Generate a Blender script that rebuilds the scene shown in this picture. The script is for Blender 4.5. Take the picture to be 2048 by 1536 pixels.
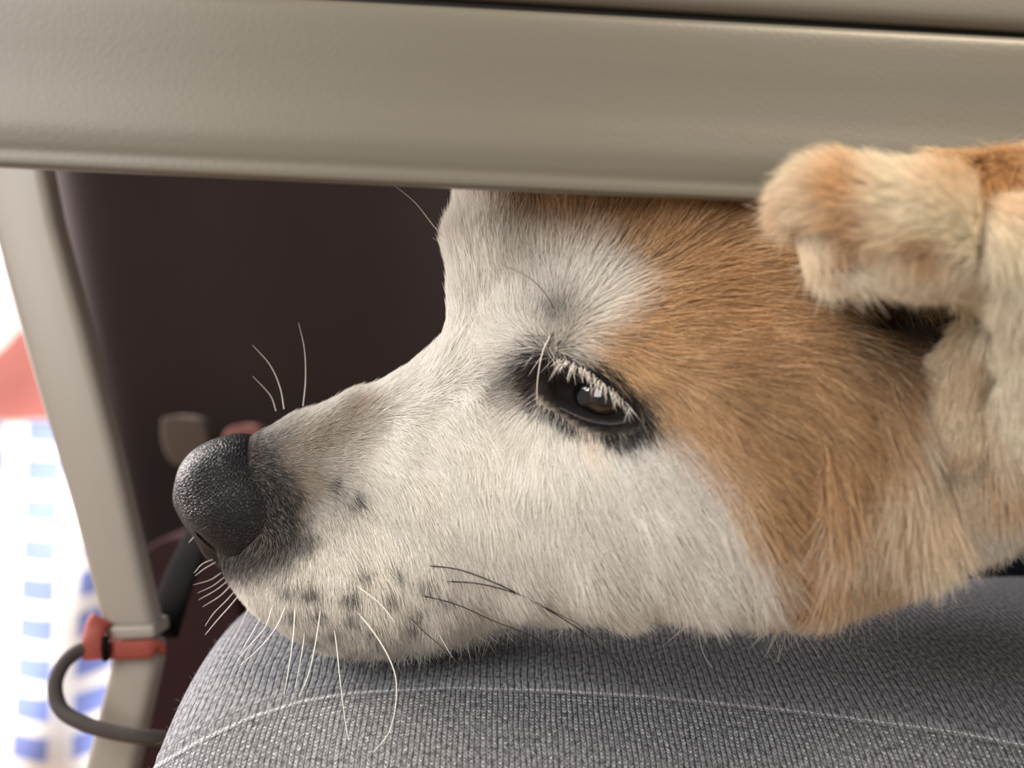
import bpy, math
import numpy as np
from mathutils import Vector

for o in list(bpy.data.objects):
    bpy.data.objects.remove(o, do_unlink=True)
scene = bpy.context.scene
COL = scene.collection
rng = np.random.default_rng(7)
F = 2000.0                      # focal length in pixels of the 2048 x 1536 frame

def pt(u, v, d):
    """pixel + distance -> point in metres (camera at the origin looking along +Y)"""
    return np.array([(u - 1024.0) * d / F, d, (768.0 - v) * d / F])

# ------------------------------------------------------------------ camera
cam_data = bpy.data.cameras.new('camera')
cam = bpy.data.objects.new('camera', cam_data)
COL.objects.link(cam)
cam.location = (0, 0, 0)
cam.rotation_euler = (math.radians(90), 0, 0)
cam_data.sensor_width = 36.0
cam_data.lens = F / 2048.0 * 36.0
cam_data.clip_start = 0.01
cam_data.clip_end = 20
cam_data.dof.use_dof = True
cam_data.dof.focus_distance = 0.258
cam_data.dof.aperture_fstop = 8.0
scene.camera = cam

# ------------------------------------------------------------------ world, light, exposure
world = bpy.data.worlds.new('world')
scene.world = world
world.use_nodes = True
bg = world.node_tree.nodes['Background']
bg.inputs[0].default_value = (1.0, 0.965, 0.92, 1)
bg.inputs[1].default_value = 0.42

def area(name, loc, target, size, power, color, size_y=None):
    l = bpy.data.lights.new(name, 'AREA')
    l.energy = power; l.color = color; l.size = size
    if size_y:
        l.shape = 'RECTANGLE'; l.size_y = size_y
    o = bpy.data.objects.new(name, l)
    COL.objects.link(o)
    o.location = loc
    d = Vector(target) - Vector(loc)
    o.rotation_euler = d.to_track_quat('-Z', 'Y').to_euler()
    return o

area('window_light', (-0.70, 0.73, 0.22), (-0.05, 0.30, -0.03), 0.22, 13.0, (1.0, 0.90, 0.88), 0.4)
area('window_light_far', (-1.1, 0.75, 0.7), (-0.5, 1.15, -0.1), 0.6, 17.0, (1.0, 0.98, 0.95), 0.6)
area('ear_fill_light', (0.36, -0.06, 0.50), (0.12, 0.22, 0.0), 0.22, 5.4, (1.0, 0.84, 0.62), 0.22)  # added warm lamp out of view, close to the ear to brighten its top
area('room_light', (-0.45, -0.28, 0.30), (0.0, 0.27, -0.03), 0.40, 5.6, (1.0, 0.97, 0.93), 0.45)

vs = scene.view_settings
scene.display_settings.display_device = 'sRGB'
vs.view_transform = 'Standard'
vs.look = 'None'
vs.exposure = 0.0
vs.gamma = 1.0
vs.use_curve_mapping = False

cy = scene.cycles
cy.max_bounces = 6
cy.diffuse_bounces = 4
cy.glossy_bounces = 3
cy.transmission_bounces = 4
cy.transparent_max_bounces = 8
cy.use_denoising = True
cy.caustics_reflective = False
cy.caustics_refractive = False
scene.cycles_curves.shape = 'RIBBONS'
scene.cycles_curves.subdivisions = 2

# ------------------------------------------------------------------ helpers
def lin(r, g, b):
    c = np.array([r, g, b], float) / 255.0
    return np.where(c <= 0.04045, c / 12.92, ((c + 0.055) / 1.055) ** 2.4)

def link(name, data, parent=None, **props):
    o = bpy.data.objects.new(name, data)
    COL.objects.link(o)
    if parent is not None:
        o.parent = parent
    for k, val in props.items():
        o[k] = val
    return o

def mesh_np(name, verts, faces, mat=None, smooth=True):
    """verts (n,3), faces (m,k) with equal k, or list of lists"""
    me = bpy.data.meshes.new(name)
    verts = np.asarray(verts, np.float32)
    if isinstance(faces, np.ndarray):
        m, k = faces.shape
        me.vertices.add(len(verts)); me.vertices.foreach_set('co', verts.ravel())
        me.loops.add(m * k); me.loops.foreach_set('vertex_index', faces.astype(np.int32).ravel())
        me.polygons.add(m)
        me.polygons.foreach_set('loop_start', (np.arange(m) * k).astype(np.int32))
        me.update(calc_edges=True)
        me.validate()
    else:
        me.from_pydata([tuple(map(float, p)) for p in verts], [], [list(map(int, f)) for f in faces])
        me.update()
    if smooth:
        me.polygons.foreach_set('use_smooth', np.ones(len(me.polygons), bool))
    if mat:
        me.materials.append(mat)
    return me

def grid_faces(nu, nv, wrap_v=False):
    i = np.arange(nu - 1)[:, None]
    j = np.arange(nv if wrap_v else nv - 1)[None, :]
    j2 = (j + 1) % nv
    return np.stack([i * nv + j, (i + 1) * nv + j, (i + 1) * nv + j2, i * nv + j2], -1).reshape(-1, 4)

def catmull(P, n):
    P = np.asarray(P, float)
    Q = np.vstack([2 * P[0] - P[1], P, 2 * P[-1] - P[-2]])
    t = np.linspace(0, len(P) - 1 - 1e-9, n)
    k = t.astype(int); f = (t - k)[:, None]
    a, b, c, d = Q[k], Q[k + 1], Q[k + 2], Q[k + 3]
    return 0.5 * ((2 * b) + (-a + c) * f + (2 * a - 5 * b + 4 * c - d) * f ** 2 + (-a + 3 * b - 3 * c + d) * f ** 3)

def tube_np(path, radii, sides=6, flat=None):
    """tube along path; flat = (axis vector, ratio) squashes the section"""
    path = np.asarray(path, float); n = len(path)
    radii = np.broadcast_to(np.asarray(radii, float), (n,))
    T = np.gradient(path, axis=0); T /= np.linalg.norm(T, axis=1)[:, None] + 1e-12
    up = np.array([0.13, 1.0, 0.21]) if flat is None else np.asarray(flat[0], float)
    A = np.cross(T, up); A /= np.linalg.norm(A, axis=1)[:, None] + 1e-12
    B = np.cross(A, T)
    ang = np.linspace(0, 2 * np.pi, sides, endpoint=False)
    fb = 1.0 if flat is None else flat[1]
    V = path[:, None] + radii[:, None, None] * (np.cos(ang)[None, :, None] * A[:, None] + fb * np.sin(ang)[None, :, None] * B[:, None])
    V = V.reshape(-1, 3)
    Fq = [list(f) for f in grid_faces(n, sides, True)]
    Fq.append(list(range(sides))[::-1]); Fq.append([(n - 1) * sides + k for k in range(sides)])
    return V, Fq

def extrude_poly(outline, y0, y1, xf=None):
    """outline list of (x,z) -> prism between y0,y1 (pydata)"""
    n = len(outline)
    V = [(x, y0, z) for x, z in outline] + [(x, y1, z) for x, z in outline]
    Fc = [list(range(n))[::-1], [n + k for k in range(n)]]
    for k in range(n):
        k2 = (k + 1) % n
        Fc.append([k, k2, n + k2, n + k])
    return np.array(V), Fc

def bevel(o, w, seg=3, angle=35):
    m = o.modifiers.new('bevel', 'BEVEL'); m.width = w; m.segments = seg
    m.limit_method = 'ANGLE'; m.angle_limit = math.radians(angle)
    return o

class NT:
    def __init__(s, name):
        s.m = bpy.data.materials.new(name); s.m.use_nodes = True
        s.t = s.m.node_tree; s.b = s.t.nodes['Principled BSDF']; s.out = s.t.nodes['Material Output']
    def n(s, typ, **kw):
        nd = s.t.nodes.new(typ)
        for k, val in kw.items():
            if k.startswith('i_'):
                nd.inputs[int(k[2:])].default_value = val
            else:
                setattr(nd, k, val)
        return nd
    def l(s, a, b):
        s.t.links.new(a, b)
    def math(s, op, a, b=None, c=None):
        nd = s.t.nodes.new('ShaderNodeMath'); nd.operation = op
        for i, x in enumerate((a, b, c)):
            if x is None: continue
            if isinstance(x, (int, float)): nd.inputs[i].default_value = x
            else: s.l(x, nd.inputs[i])
        return nd.outputs[0]
    def mix(s, fac, a, b):
        nd = s.t.nodes.new('ShaderNodeMix'); nd.data_type = 'RGBA'
        for i, x in ((0, fac), (6, a), (7, b)):
            if isinstance(x, (int, float)): nd.inputs[i].default_value = x
            elif isinstance(x, (tuple, list, np.ndarray)): nd.inputs[i].default_value = (float(x[0]), float(x[1]), float(x[2]), 1)
            else: s.l(x, nd.inputs[i])
        return nd.outputs[2]

def plain(name, rgb, rough=0.5, noise=0.06, scale=60, bump=0.0, bscale=300, spec=0.5):
    g = NT(name)
    tc = g.n('ShaderNodeTexCoord'); no = g.n('ShaderNodeTexNoise'); no.inputs['Scale'].default_value = scale
    no.inputs['Detail'].default_value = 4
    g.l(tc.outputs['Object'], no.inputs['Vector'])
    c = np.array(rgb)
    g.l(g.mix(no.outputs[0], c * (1 - noise), np.minimum(c * (1 + noise), 1)), g.b.inputs['Base Color'])
    g.b.inputs['Roughness'].default_value = rough
    g.b.inputs['Specular IOR Level'].default_value = spec
    if bump:
        n2 = g.n('ShaderNodeTexNoise'); n2.inputs['Scale'].default_value = bscale
        g.l(tc.outputs['Object'], n2.inputs['Vector'])
        b = g.n('ShaderNodeBump'); b.inputs['Strength'].default_value = bump; b.inputs['Distance'].default_value = 0.001
        g.l(n2.outputs[0], b.inputs['Height']); g.l(b.outputs[0], g.b.inputs['Normal'])
    return g.m

# ------------------------------------------------------------------ materials
M_wall = plain('white_wall', lin(240, 238, 232), 0.8, 0.02, 3)
M_floor = plain('floor_wood', lin(150, 125, 100), 0.5, 0.15, 9)
M_table = plain('table_plastic', lin(101, 97, 88), 0.42, 0.012, 25, 0.05, 900)
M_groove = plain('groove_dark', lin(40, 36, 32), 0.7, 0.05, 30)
M_leg = plain('leg_plastic', lin(160, 152, 143), 0.42, 0.02, 20)
M_sofa = plain('dark_fabric', lin(41, 34, 34), 0.9, 0.12, 14, 0.3, 500, 0.1)
M_sofa2 = plain('wine_fabric', lin(54, 38, 40), 0.95, 0.12, 14, 0.3, 500, 0.05)
M_pink = plain('pink_fabric', lin(204, 124, 116), 0.9, 0.05, 8)
M_tan = plain('tan_fabric', lin(78, 65, 57), 0.9, 0.05, 8)
M_ball = plain('ball_rubber', lin(128, 80, 76), 0.8, 0.05, 8)
M_navy = plain('navy_fabric', lin(38, 42, 62), 0.85, 0.15, 60, 0.4, 900)
M_red = plain('red_webbing', lin(146, 64, 52), 0.7, 0.08, 80, 0.5, 1500)
M_cord = plain('charcoal_cord', lin(70, 62, 58), 0.85, 0.1, 120, 0.5, 1500)
M_black = plain('black_strap', lin(20, 18, 18), 0.95, 0.1, 60, spec=0.05)

# ------------------------------------------------------------------ setting
def box(name, a, b, mat, parent=None, **props):
    a = np.array(a, float); b = np.array(b, float)
    V, Fc = extrude_poly([(a[0], a[2]), (b[0], a[2]), (b[0], b[2]), (a[0], b[2])], a[1], b[1])
    return link(name, mesh_np(name, V, Fc, mat, False), parent, **props)

FLOOR_Z = -0.42
box('floor', (-1.7, -0.6, FLOOR_Z - 0.02), (1.3, 1.7, FLOOR_Z), M_floor, kind='structure')
box('wall_back', (-1.7, 1.7, FLOOR_Z), (1.3, 1.74, 1.2), M_wall, kind='structure')

# ------------------------------------------------------------------ low table
table = link('table', None, label='large low beige plastic table the dog pushes its head under', category='table')
def apron_frame(u, v):
    """near face of the apron: plane slightly receding to the right"""
    k = (u - 1024.0) / F
    d = 0.2175 / (1 - 0.045 * k)
    return pt(u, v, d)
P0 = apron_frame(0, 331); P1 = apron_frame(1500, 400)
ex = (P1 - P0) / np.linalg.norm(P1 - P0)
nn = np.array([ex[1], -ex[0], 0]); nn /= np.linalg.norm(nn)          # towards the camera
if nn[1] > 0: nn = -nn
up = np.cross(ex, nn)
if up[2] < 0: up = -up
def sweep(name, prof, s0, s1, mat, parent, n=24, **props):
    """closed profile [(out, up)] swept along ex"""
    pr = np.array(prof, float); k = len(pr)
    ss = np.linspace(s0, s1, n)
    V = (P0 + ex * ss[:, None])[:, None] + nn * pr[None, :, 0:1] + up * pr[None, :, 1:2]
    V = V.reshape(-1, 3)
    Fc = [list(f) for f in grid_faces(n, k, True)]
    Fc.append(list(range(k))[::-1]); Fc.append([(n - 1) * k + q for q in range(k)])
    return link(name, mesh_np(name, V, Fc, mat, True), parent, **props)
mm = 0.001
# apron: outer face gently S-curved, rounded lip below, thin return at the back
face = catmull([(-1.6, 39.5), (-0.2, 38.4), (0.3, 36), (0.2, 30), (0.0, 24), (0.1, 18), (0.6, 13), (0.9, 9.0), (0.55, 5.6), (0.1, 3.4), (0.2, 1.7), (0.0, 0.5), (-0.7, 0.0)], 60) * mm
back = [(-3.0 * mm, 0.0), (-3.4 * mm, 1 * mm), (-3.4 * mm, 39.5 * mm)]
sweep('apron', list(map(tuple, face)) + back, -0.05, 0.42, M_table, table)
# tabletop rim above the shadow gap; the gap narrows to the left
def rim(name, mat):
    n = 24
    ss = np.linspace(-0.05, 0.42, n)
    pr = catmull([(-1.4, 0), (-0.6, 0.3), (0.4, 1.4), (0.9, 3.5), (0.9, 9), (0.4, 14), (-2, 19), (-6, 21)], 34) * mm
    pr = np.vstack([pr, np.array([(-20, 42), (-60, 44), (-270, 44), (-270, 30), (-24, 30), (-12, 16), (-8, 3), (-3, 0.0)]) * mm])
    k = len(pr)
    base = 41.9 * mm - 0.0055 * np.clip(ss, -.05, .42)
    V = (P0 + ex * ss[:, None])[:, None] + nn * pr[None, :, 0:1] + up * (pr[None, :, 1:2] + base[:, None, None])
    Fc = [list(f) for f in grid_faces(n, k, True)]
    Fc.append(list(range(k))[::-1]); Fc.append([(n - 1) * k + q for q in range(k)])
    return link(name, mesh_np(name, V.reshape(-1, 3), Fc, mat, True), table)
rim('tabletop', M_table)
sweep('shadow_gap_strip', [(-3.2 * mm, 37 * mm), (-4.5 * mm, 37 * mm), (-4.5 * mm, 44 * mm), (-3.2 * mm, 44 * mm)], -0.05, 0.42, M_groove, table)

# leg: flat bar, cap ring, lower sleeve
LD = 0.37
def bar(name, pts_left, pts_right, d0, d1, mat, parent, bev=0.004, **props):
    """flat bar whose near face has the given outline"""
    out = [pt(u, v, d0) for u, v in pts_left] + [pt(u, v, d0) for u, v in reversed(pts_right)]
    V, Fc = extrude_poly([(p[0], p[2]) for p in out], d0, d1)
    o = link(name, mesh_np(name, V, Fc, mat, True), parent, **props)
    bevel(o, bev, 4)
    return o
bar('leg', [(-72, 250), (0, 540), (75, 800), (140, 1020), (203, 1262)], [(68, 250), (106, 440), (160, 640), (226, 900), (308, 1262)], LD, LD + 0.014, M_leg, table)
bar('leg_collar', [(203, 1254), (213, 1284)], [(308, 1250), (310, 1278)], LD - 0.0012, LD + 0.0155, M_leg, table, 0.0015)
bar('leg_sleeve', [(218, 1284), (214, 1345), (190, 1440), (140, 1640), (-190, 3030)], [(314, 1280), (313, 1330), (293, 1420), (245, 1640), (-90, 3030)], LD + 0.001, LD + 0.014, M_leg, table)

# ------------------------------------------------------------------ things behind
def soft_slab(name, outline_px, d0, d1, mat, label, cat, bev=0.02, folds=0.0, **props):
    out = catmull([np.array(p, float) for p in outline_px] + [np.array(outline_px[0], float)], 8 * len(outline_px))[:-1]
    P = [pt(u, v, d0) for u, v in out]
    V, Fc = extrude_poly([(p[0], p[2]) for p in P], d0, d1)
    o = link(name, mesh_np(name, V, Fc, mat, True), None, label=label, category=cat, **props)
    bevel(o, bev, 5)
    return o

# dark sofa: folded upholstery front facing us, with a slanting end
def sofa():
    root = link('sofa', None, label='dark brown sofa with upright folds behind the dog', category='sofa')
    nu, nv = 140, 60
    us = np.linspace(0, 1, nu); vs_ = np.linspace(0, 1, nv)
    U, V = np.meshgrid(us, vs_, indexing='ij')
    top, bot = 120, 1395
    left = 2 + (V * (bot - top)) * 0.215
    u = left + U * (2300 - left)
    v = top + V * (bot - top)
    d = 0.72 - 0.010 * np.sin(U * 15 + V * 1.3) * np.exp(-U * 0.7) - 0.003 * np.sin(U * 33 + 2 * V)
    d = d + 0.10 * np.exp(-U * 90)
    d = d + 0.05 * np.clip((V - 0.86) / 0.14, 0, 1) ** 2
    k = 0.72
    X = (u - 1024) * k / F; Z = (768 - v) * k / F
    P = np.stack([X, d, Z], -1).reshape(-1, 3)
    Bk = P.copy(); Bk[:, 1] = 0.95
    n0 = len(P)
    f1 = grid_faces(nu, nv)
    f2 = f1[:, ::-1] + n0
    ring = [i * nv for i in range(nu)] + [(nu - 1) * nv + j for j in range(1, nv)] + [i * nv + nv - 1 for i in range(nu - 2, -1, -1)] + [j for j in range(nv - 2, 0, -1)]
    side = [[ring[k_], ring[(k_ + 1) % len(ring)], ring[(k_ + 1) % len(ring)] + n0, ring[k_] + n0] for k_ in range(len(ring))]
    link('backrest', mesh_np('backrest', np.vstack([P, Bk]), np.vstack([f1, f2, np.array(side)]), M_sofa), root)
    bx_ = box('base', (-0.26, 0.70, FLOOR_Z), (0.45, 0.95, -0.225), M_sofa2, root)
    bevel(bx_, 0.01)
    return root
sofa()
soft_slab('cushion', [(262, 1120), (320, 1080), (390, 1075), (450, 1100), (480, 1240), (480, 1480), (400, 1640), (290, 1640), (240, 1500), (240, 1300)],
          0.60, 0.66, M_sofa2, 'dark wine red cushion low behind the table leg', 'cushion')
soft_slab('pouch', [(322, 838), (350, 832), (398, 842), (415, 880), (395, 925), (350, 930), (325, 890)], 0.655, 0.675, M_tan,
          'small tan cloth pouch seen just left of the dog nose', 'pouch', 0.006)
soft_slab('ball', [(444, 876), (456, 858), (484, 850), (512, 858), (520, 875), (490, 895), (455, 893)], 0.60, 0.62, M_ball,
          'small pink ball peeking over the dog nose', 'ball', 0.006)

# pink pillow, bed base and checked blanket at the left
soft_slab('pillow', [(-260, 825), (-160, 780), (-60, 735), (0, 702), (60, 640), (140, 600), (200, 640), (206, 815), (60, 838), (-120, 838)], 1.10, 1.18, M_pink,
          'salmon pink pillow on the checked blanket', 'pillow', 0.02)
def gingham():
    g = NT('checked_cloth')
    uv = g.n('ShaderNodeUVMap')
    sp = g.n('ShaderNodeSeparateXYZ'); g.l(uv.outputs[0], sp.inputs[0])
    no = g.n('ShaderNodeTexNoise'); no.inputs['Scale'].default_value = 9; g.l(uv.outputs[0], no.inputs['Vector'])
    def stripe(x, per, w, ph):
        f = g.math('FRACT', g.math('ADD', g.math('MULTIPLY', x, 1.0 / per), ph))
        tri = g.math('ABSOLUTE', g.math('SUBTRACT', f, 0.5))
        return g.math('SMOOTH_MIN', 1.0, g.math('MAXIMUM', 0.0, g.math('MULTIPLY', g.math('SUBTRACT', w / 2, tri), 30.0)), 0.05)
    a = stripe(sp.outputs[0], 0.056, 0.62, 0.33); b = stripe(sp.outputs[1], 0.0375, 0.62, 0.42)
    c1 = g.mix(g.math('MULTIPLY', a, 0.10), lin(246, 244, 240), lin(120, 140, 205))
    c2 = g.mix(g.math('MULTIPLY', b, 0.10), c1, lin(120, 140, 205))
    c3 = g.mix(g.math('MULTIPLY', g.math('MULTIPLY', a, b), 0.85), c2, lin(96, 122, 205))
    g.l(c3, g.b.inputs['Base Color']); g.b.inputs['Roughness'].default_value = 0.9
    return g.m
def blanket():
    nu, nv = 90, 130
    U, V = np.meshgrid(np.linspace(-330, 330, nu), np.linspace(845, 1740, nv), indexing='ij')
    t = (V - 845) / 895
    d = 1.02 - 0.15 * np.clip(t, 0, 1) ** 0.8 + 0.012 * np.sin(U / 45 + t * 5) + 0.010 * np.sin(V / 60 - U / 90)
    d = d + 0.02 * np.maximum(0, 1 - t * 14) ** 2
    X = (U - 1024) * d / F; Z = (768 - V) * d / F
    P = np.stack([X, d, Z], -1).reshape(-1, 3)
    me = mesh_np('blanket', P, grid_faces(nu, nv), gingham())
    uvl = me.uv_layers.new(name='UVMap')
    idx = np.empty(len(me.loops), np.int32); me.loops.foreach_get('vertex_index', idx)
    uu = (U - 1024) * 0.94 / F + 0.02 * t; vv = (768 - V) * 0.94 / F + 0.01 * np.sin(U / 60)
    co = np.stack([uu, vv], -1).reshape(-1, 2)[idx]
    uvl.data.foreach_set('uv', co.astype(np.float32).ravel())
    o = link('blanket', me, None, label='white blanket with blue checks hanging at the left edge', category='blanket')
    s = o.modifiers.new('thick', 'SOLIDIFY'); s.thickness = 0.006; s.offset = 1
    return o
blanket()
bx = box('bed', (-0.98, 1.06, FLOOR_Z), (-0.40, 1.6, -0.045), M_wall, None, label='white bed behind the checked blanket', category='bed')
bevel(bx, 0.02)

# navy cloth at the right edge behind the neck fur
soft_slab('bag', [(1880, 1130), (1990, 1040), (2150, 990), (2500, 980), (2520, 1250), (2200, 1290), (1950, 1260)], 0.375, 0.45, M_navy,
          'dark navy cloth bag behind the dog neck at the right edge', 'bag', 0.012)

# ------------------------------------------------------------------ leash round the table leg
leash = link('leash', None, label='red and charcoal dog leash looped round the table leg', category='leash')
def px_path(pts, d, n):
    return catmull([pt(p[0], p[1], p[2] if len(p) > 2 else d) for p in pts], n)
def strap(name, pts, rad, ratio, mat, n=40, up_=(0, 1, 0), sides=12):
    V, Fc = tube_np(px_path(pts, LD, n), rad, sides, (up_, ratio))
    return link(name, mesh_np(name, V, Fc, mat), leash)
a0, a1 = LD - 0.004, LD + 0.019
strap('webbing_band', [(176, 1300, a0 + .004), (215, 1300, a0), (262, 1300, a0 - .0005), (308, 1297, a0), (318, 1295, a0 + .009), (308, 1294, a1), (250, 1294, a1 + .002), (190, 1296, a1)], 0.0034, 0.30, M_red, 60)
strap('buckle', [(204, 1238, a0 + .003), (192, 1255, a0 + .001), (186, 1285, a0 - .002), (188, 1318, a0 - .002)], 0.0042, 0.4, M_red, 20)
strap('keeper', [(211, 1272, a0 - .002), (210, 1296, a0 - .0035), (211, 1320, a0 - .002)], 0.0014, 0.7, M_black, 12)
strap('loop_cord', [(190, 1298, a0), (160, 1300, a0 - .002), (128, 1326, a0 - .006), (110, 1370, a0 - .01), (122, 1418, a0 - .014), (165, 1446, a0 - .018), (225, 1464, a0 - .02), (285, 1474, a0 - .02), (340, 1480, a0 - .015), (400, 1500, a0 - .01)], 0.0026, 1.0, M_cord, 70)
strap('lead', [(318, 1272, .392), (335, 1220, .40), (375, 1120, .43), (425, 1020, .47), (500, 900, .52)], 0.0075, 0.15, M_black, 40)

# ------------------------------------------------------------------ head shape as a signed field
YM0, YK = 0.29 - 0.121 * 0.0977, 0.121
def ymid(x): return YM0 - YK * x
def L3(u, v, w):
    """pixel + distance from the head's mid plane -> local (x, w, z)"""
    k = (u - 1024.0) / F
    d = (YM0 - w) / (1 + YK * k)
    return np.array([k * d, w, (768.0 - v) * d / F])
def smin(a, b, k):
    h = np.clip(0.5 + 0.5 * (b - a) / k, 0, 1)
    return b + (a - b) * h - k * h * (1 - h)
def smax(a, b, k): return -smin(-a, -b, k)
def ell(p, c, r, e=2.0, tilt=0.0):
    x, w, z = p[0] - c[0], p[1] - c[1], p[2] - c[2]
    if tilt:
        ca, sa = math.cos(tilt), math.sin(tilt)
        x, z = ca * x + sa * z, -sa * x + ca * z
    q = (np.abs(x / r[0]) ** e + np.abs(w / r[1]) ** e + np.abs(z / r[2]) ** e) ** (1 / e)
    return (q - 1) * min(r)
def cone(p, a, b, ra, rb, fw=1.0):
    a = a.copy(); b = b.copy()
    ab = b - a
    px = [p[i] - a[i] for i in range(3)]
    t = np.clip((px[0] * ab[0] + px[1] * ab[1] + px[2] * ab[2]) / (ab @ ab), 0, 1)
    r = ra + (rb - ra) * t
    q = np.sqrt((px[0] - t * ab[0]) ** 2 + ((px[1] - t * ab[1]) / fw) ** 2 + (px[2] - t * ab[2]) ** 2)
    return q - r

# profile: column, upper edge, lower edge (pixels at the mid plane), half width (mm)
PROF = np.array([
    (428, 1010, 1050, 3), (440, 935, 1110, 7), (470, 890, 1150, 11), (520, 862, 1180, 15.5), (580, 838, 1230, 19.5),
    (650, 810, 1274, 23.5), (720, 786, 1284, 26), (800, 752, 1278, 29), (900, 700, 1252, 33), (1000, 660, 1222, 36),
    (1100, 640, 1208, 38.5), (1200, 640, 1186, 41), (1400, 640, 1174, 48), (1520, 640, 1205, 52), (1650, 640, 1172, 54),
    (1760, 640, 1097, 54), (1880, 640, 980, 54), (1980, 640, 880, 54), (2060, 640, 830, 55), (2200, 620, 860, 58), (2500, 600, 900, 62), (3300, 600, 900, 64)], float)
PW = np.array([L3(r[0], r[1], 0) for r in PROF]); PB = np.array([L3(r[0], r[2], 0) for r in PROF])
EYE_C = L3(1180, 790, 0.0); 
def loft(p):
    x = p[0]
    zt = np.interp(x, PW[:, 0], PW[:, 2]); zb = np.interp(x, PW[:, 0], PB[:, 2]); hw = np.interp(x, PW[:, 0], PROF[:, 3] * mm)
    hz = (zt - zb) / 2; zc = (zt + zb) / 2
    q = (np.abs((p[2] - zc) / hz) ** 2.3 + np.abs(p[1] / hw) ** 2.3) ** (1 / 2.3)
    f = (q - 1) * np.minimum(hz, hw)
    return np.maximum(f, PW[0, 0] - x)
EARZ = {}
def sdf_ear(p):
    e = cone(p, L3(1672, 428, 0.078), L3(1830, 470, 0.080), 0.0085, 0.0090)
    e = smin(e, cone(p, L3(1830, 465, 0.080), L3(2075, 535, 0.074), 0.0085, 0.0085), 0.006)
    e = smin(e, cone(p, L3(2100, 580, 0.072), L3(2125, 830, 0.060), 0.0095, 0.0090), 0.010)
    e = smin(e, cone(p, L3(1900, 402, 0.058), L3(2250, 430, 0.055), 0.0075, 0.0140), 0.006)
    return e
def sdf_pocket(p):
    e = smin(cone(p, L3(1900, 755, 0.057), L3(1895, 860, 0.055), 0.0045, 0.0065), cone(p, L3(1900, 755, 0.057), L3(1960, 680, 0.062), 0.0045, 0.0040), 0.003)
    return e
def sdf_head(p):
    f = loft(p)
    skull = ell(p, L3(1388, 575, 0), (0.0662, 0.044, 0.051), 2.6)
    f = smin(f, skull, 0.012)
    # bridge, forehead furrow, brow, cheek, lips
    f = smin(f, ell(p, L3(1150, 668, 0.024), (0.017, 0.013, 0.010), 2, 0.4), 0.010)
    f = smin(f, ell(p, L3(1330, 760, 0.031), (0.024, 0.014, 0.016), 2, -0.5), 0.012)
    f = smin(f, ell(p, L3(1410, 960, 0.030), (0.048, 0.022, 0.026), 2, 0.3), 0.014)
    f = smin(f, ell(p, L3(690, 1160, 0.014), (0.028, 0.0165, 0.0145)), 0.010)
    f = smin(f, ell(p, L3(1690, 890, 0.036), (0.040, 0.021, 0.026)), 0.014)
    neck = ell(p, L3(2480, 640, 0), (0.09, 0.062, 0.032), 2.4)
    f = smin(f, neck, 0.015)
    # shallow almond bed for the eye
    f = smax(f, -cone(p, L3(1122, 774, 0.0405), L3(1232, 818, 0.0480), 0.0030, 0.0036), 0.0012)
    # mouth gap under the lips
    f = smax(f, -ell(p, L3(990, 1296, 0.0), (0.016, 0.06, 0.0042)), 0.003)
    # hollow in front of the ear
    f = smax(f, -ell(p, L3(1860, 630, 0.050), (0.016, 0.016, 0.009), 2, -0.3), 0.006)
    f = smin(f, sdf_pocket(p), 0.002)
    return f
def sdf_all(p):
    return smin(sdf_head(p), sdf_ear(p), 0.004)

EYEB = L3(1212, 797, 0.0362)
BX0, BX1, BWm, BZ0, BZ1, H = -0.105, 0.300, 0.104, -0.090, 0.088, 0.0014

def surface_nets(Fv, org, h):
    S = Fv < 0
    c = [(0, 0, 0), (1, 0, 0), (0, 1, 0), (1, 1, 0), (0, 0, 1), (1, 0, 1), (0, 1, 1), (1, 1, 1)]
    n = [s - 1 for s in Fv.shape]
    sl = lambda o: tuple(slice(o[i], o[i] + n[i]) for i in range(3))
    cnt = sum(S[sl(o)].astype(np.int8) for o in c)
    act = (cnt > 0) & (cnt < 8)
    I = np.argwhere(act)
    idx = -np.ones(act.shape, np.int32); idx[act] = np.arange(len(I))
    corner = np.stack([Fv[I[:, 0] + o[0], I[:, 1] + o[1], I[:, 2] + o[2]] for o in c], 1)
    acc = np.zeros((len(I), 3)); num = np.zeros(len(I))
    for a in range(8):
        for b in range(a + 1, 8):
            if sum(abs(np.array(c[a]) - np.array(c[b]))) != 1: continue
            fa, fb = corner[:, a], corner[:, b]
            m = (fa < 0) != (fb < 0)
            t = np.where(m, fa / np.where(m, fa - fb, 1), 0)
            pos = np.array(c[a])[None] + t[:, None] * (np.array(c[b]) - np.array(c[a]))[None]
            acc += pos * m[:, None]; num += m
    P = org + (I + acc / num[:, None]) * h
    faces = []
    for ax in range(3):
        b, cc = (ax + 1) % 3, (ax + 2) % 3
        s0 = [slice(1, n[i]) for i in range(3)]; s0[ax] = slice(0, n[ax])
        s1 = list(s0); s1[ax] = slice(1, n[ax] + 1)
        A, B = S[tuple(s0)], S[tuple(s1)]
        for flip, m in ((False, A & ~B), (True, B & ~A)):
            J = np.argwhere(m); off = np.array([s0[i].start for i in range(3)]); J = J + off
            eb = np.zeros(3, int); eb[b] = 1; ec = np.zeros(3, int); ec[cc] = 1
            q = [idx[tuple((J - o).T)] for o in (eb * 0, eb, eb + ec, ec)]
            q = np.stack(q, 1)
            faces.append(q[:, ::-1] if flip else q)
    return P, np.vstack(faces)

def grad(f, P, e=2e-4):
    g = np.empty_like(P)
    for i in range(3):
        a = P.copy(); a[:, i] += e; b = P.copy(); b[:, i] -= e
        g[:, i] = f(a.T) - f(b.T)
    return g / (2 * e)

def wrap(f):      # local field evaluated with mirrored w
    return lambda p: f((p[0], np.sqrt(p[1] ** 2 + 1e-8), p[2]))

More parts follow.
